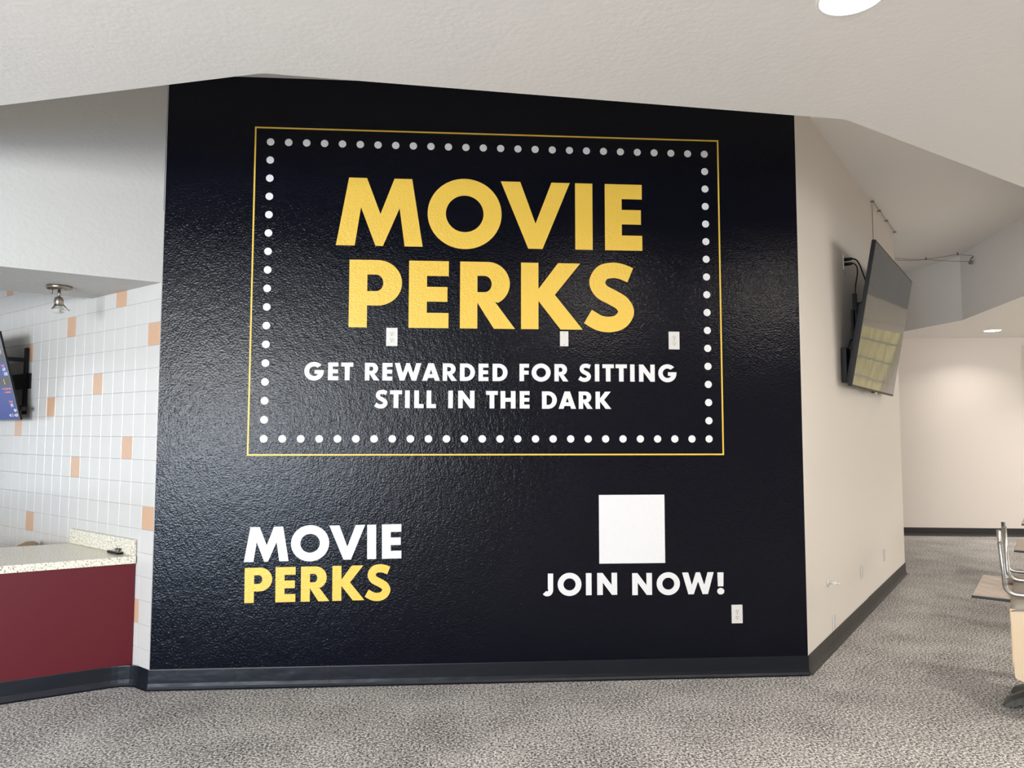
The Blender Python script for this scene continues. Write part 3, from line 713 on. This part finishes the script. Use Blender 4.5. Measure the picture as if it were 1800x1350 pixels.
# ------------------------------------------------------------------ small plastic chairs
def capsule(cx_, cy_, w_, h_):
    r_ = h_/2; return arc(cx_+w_/2-r_, cy_, r_, r_, -90, 90, 8)+arc(cx_-w_/2+r_, cy_, r_, r_, 90, 270, 8)
SEAT_H = 0.335
def make_chair(name, label, group=None):
    """upright local frame: front = -y, back = +y, feet at z = 0"""
    t = thing(name, label, 'chair', (0,0,0), group)
    w = 0.195
    def seat(u, v):
        x = (u-0.5)*2*w; y = -0.21+0.41*v
        z = SEAT_H-0.010*math.sin(PI*v)*math.cos(PI*(u-0.5))
        if v < 0.15: z -= 0.045*((0.15-v)/0.15)**2
        if v > 0.88: z += 0.045*((v-0.88)/0.12)**2
        z += 0.014*abs(2*u-1)**4
        return (x, y, z)
    mb = MB(); mb.sheet(seat, 14, 16, 0.010); s_ = mb.build('seat', M['taupe'], t); s_['label'] = 'taupe underside of the seat shell'
    # backrest with three rows of slots, rounded upper corners
    hb = 0.37
    out = [(-w,0.0)]+[(-w-0.004,0.10),(-w+0.004,hb-0.07)]+arc(-w+0.026,hb-0.022,0.020,0.020,180,110,6)+[(-0.10,hb+0.022),(0.0,hb+0.030),(0.10,hb+0.022)]+arc(w-0.026,hb-0.022,0.020,0.020,70,0,6)+[(w-0.004,hb-0.07),(w+0.004,0.10),(w,0.0)]
    holes = [capsule(cx_, yy, 0.060, 0.016) for yy in (0.12, 0.175, 0.23) for cx_ in (-0.108, 0.0, 0.108)]
    tilt = Matrix.Rotation(math.radians(12), 4, 'X')
    mt = Matrix.Translation((0, 0.199, SEAT_H+0.040)) @ Matrix.Rotation(-math.radians(8), 4, 'X') @ Matrix(((1,0,0,0),(0,0,-1,0),(0,1,0,0),(0,0,0,1)))
    b_ = flat_mesh([out[::-1]]+holes, 0.008, mt, 'backrest', M['beige'], t); b_['label'] = 'beige slotted backrest'
    for sx in (-1, 1):
        mb = MB()
        pth = [mt @ V3((sx*(w if k < 2 else w-0.002), hb*(k/7)*0.84, 0)) for k in range(8)]
        mb.tube(pth, 0.0065, 6); mb.build('edge_rib', M['beige'], t)
    # two U-shaped tube frames crossing under the seat
    def uframe(y0, y1):
        r_ = 0.05; zt_ = SEAT_H-0.026; pts = [(-w-0.034,y0,0.012)]
        pts += [(-w-0.026, y1, zt_-r_)]
        for k in range(1, 6):
            a = PI-PI/2*k/6; pts.append((-w-0.026+r_+r_*math.cos(a), y1, zt_-r_+r_*math.sin(a)))
        pts += [(-w-0.026+r_,y1,zt_),(0,y1,zt_)]
        return pts+[(-p[0],p[1],p[2]) for p in pts[-2::-1]]
    for y0, y1 in ((-0.225,-0.17),(0.235,0.15)):
        mb = MB(); mb.tube(uframe(y0,y1), 0.0115, 12); fr = mb.build('leg_frame', M['steel'], t)
        for sx in (-1, 1):
            mb = MB(); mb.lathe((sx*(w+0.0345), y0, 0.016), (0,0,-1), [(0.0122,0),(0.0122,0.004),(0.009,0.006)], 12); mb.build('glide', M['grey_metal'], fr)
            mb = MB(); mb.lathe((sx*0.105-0.014, y1, SEAT_H-0.026), (1,0,0), [(0.016,0),(0.018,0.004),(0.018,0.024),(0.016,0.028)], 14); mb.build('clamp', M['cast'], fr)
    return t

TA = V3((2.885,3.960,0)); TU = V3((0.657,0.754,0)); TV_ = V3((0.754,-0.657,0)); TZ = 0.64; TUL, TVL = 0.737, 0.76
ANG_T = math.atan2(TV_.y, TV_.x)
def make_table(label):
    """local frame: x along the long side, y along the short side, origin under the left near corner"""
    t = thing('cafe_table', label, 'table', (0,0,0), 'low cafe tables with chairs turned up on them')
    mb = MB(); mb.box((0,0,TZ-0.016),(TVL,0,0),(0,TUL,0),(0,0,0.0155)); mb.build('edge_band', M['table_edge'], t, bevel=0.003)
    mb = MB(); mb.box((0.003,0.003,TZ-0.002),(TVL-0.006,0,0),(0,TUL-0.006,0),(0,0,0.002)); w_ = mb.build('tabletop', M['wood'], t); w_['label'] = 'pale wood-look laminate top'
    cx_, cy_ = 0.37, 0.345
    mb = MB(); mb.lathe((cx_,cy_,0.10), (0,0,1), [(0.042,0),(0.036,0.02),(0.036,TZ-0.14)], 20); mb.build('column', M['cast'], t)
    mb = MB(); mb.cbox((cx_,cy_,TZ-0.023), 0.36, 0.36, 0.014); mb.build('mounting_plate', M['cast'], t)
    for k in range(4):
        tx, ty = ((-0.25,-0.163),(-0.224,0.135),(0.25,-0.163),(0.224,0.135))[k]; ln = math.hypot(tx, ty)
        mb = MB(); d = V3((tx/ln, ty/ln, 0)); p_ = V3((-d.y, d.x, 0)); o_ = V3((cx_,cy_,0)); prof = []
        n_ = 9; vs_ = []
        for i in range(n_):
            q = i/(n_-1); rr = 0.02+(ln-0.02)*q
            zt_ = 0.115*(1-q)**0.8*(1-0.12*q)+0.022*(q < 0.999)+0.012; wd = 0.030+0.026*math.sin(PI*min(q*0.72+0.2,1))
            zb_ = 0.052*math.sin(PI*min(q*1.05,1)) if q < 0.96 else 0.0
            if i == n_-1: wd = 0.012; zt_ = 0.014
            vs_ += [o_+d*rr+p_*wd+Z*min(zb_,zt_-0.008), o_+d*rr-p_*wd+Z*min(zb_,zt_-0.008), o_+d*rr-p_*wd*0.75+Z*zt_*0.86, o_+d*rr+Z*zt_, o_+d*rr+p_*wd*0.75+Z*zt_*0.86]
        fs = [(i*5+j, i*5+(j+1)%5, (i+1)*5+(j+1)%5, (i+1)*5+j) for i in range(n_-1) for j in range(5)]+[(0,1,2,3,4), tuple((n_-1)*5+j for j in range(5))]
        mb.add(vs_, fs, 0, False); mb.build('foot', M['cast'], t)
    return t
tab = make_table('nearest low cafe table with pale wood top and black edge, chairs turned up on it')
tab.location = TA; tab.rotation_euler = (0,0,ANG_T)
tab2 = copy_tree(tab); tab2.location = V3((4.315,5.424,0)); tab2['label'] = 'second low cafe table with pale wood top, behind the nearest one'
tab3 = copy_tree(tab); tab3.location = V3((5.62,6.95,0)); tab3['label'] = 'low cafe table farthest back, nearest the far wall, barely showing'
chair = make_chair('cafe_chair', 'upside-down chair with its beige slotted back hanging over the near table edge', 'chairs turned up on the cafe tables')
def flip(o, tablecorner, u, v, far, tilt=0.0):
    p = tablecorner+TU*u+TV_*v
    o.location = (p.x, p.y, TZ+SEAT_H+0.006)
    o.rotation_euler = (PI+tilt, 0, ANG_T+(PI if far else 0))
flip(chair, TA, 0.110, 0.380, False, math.radians(5)); chair.location.z += 0.012
def more(label, corner, u, v, far):
    c = copy_tree(chair); c['label'] = label; flip(c, corner, u, v, far); return c
more('upside-down chair on the far side of the nearest cafe table, tall steel legs up', TA, 0.645, 0.345, True)
more('upside-down chair on the second cafe table, one steel leg rising at the photo edge', V3((4.315,5.424,0)), 0.19, 0.36, False)

# chair behind the serving counter
c = copy_tree(chair); c['label'] = 'beige chair standing behind the serving counter, only its rounded back showing'
c.location = (-3.36, 5.44, 0); c.rotation_euler = (0,0,math.radians(273))
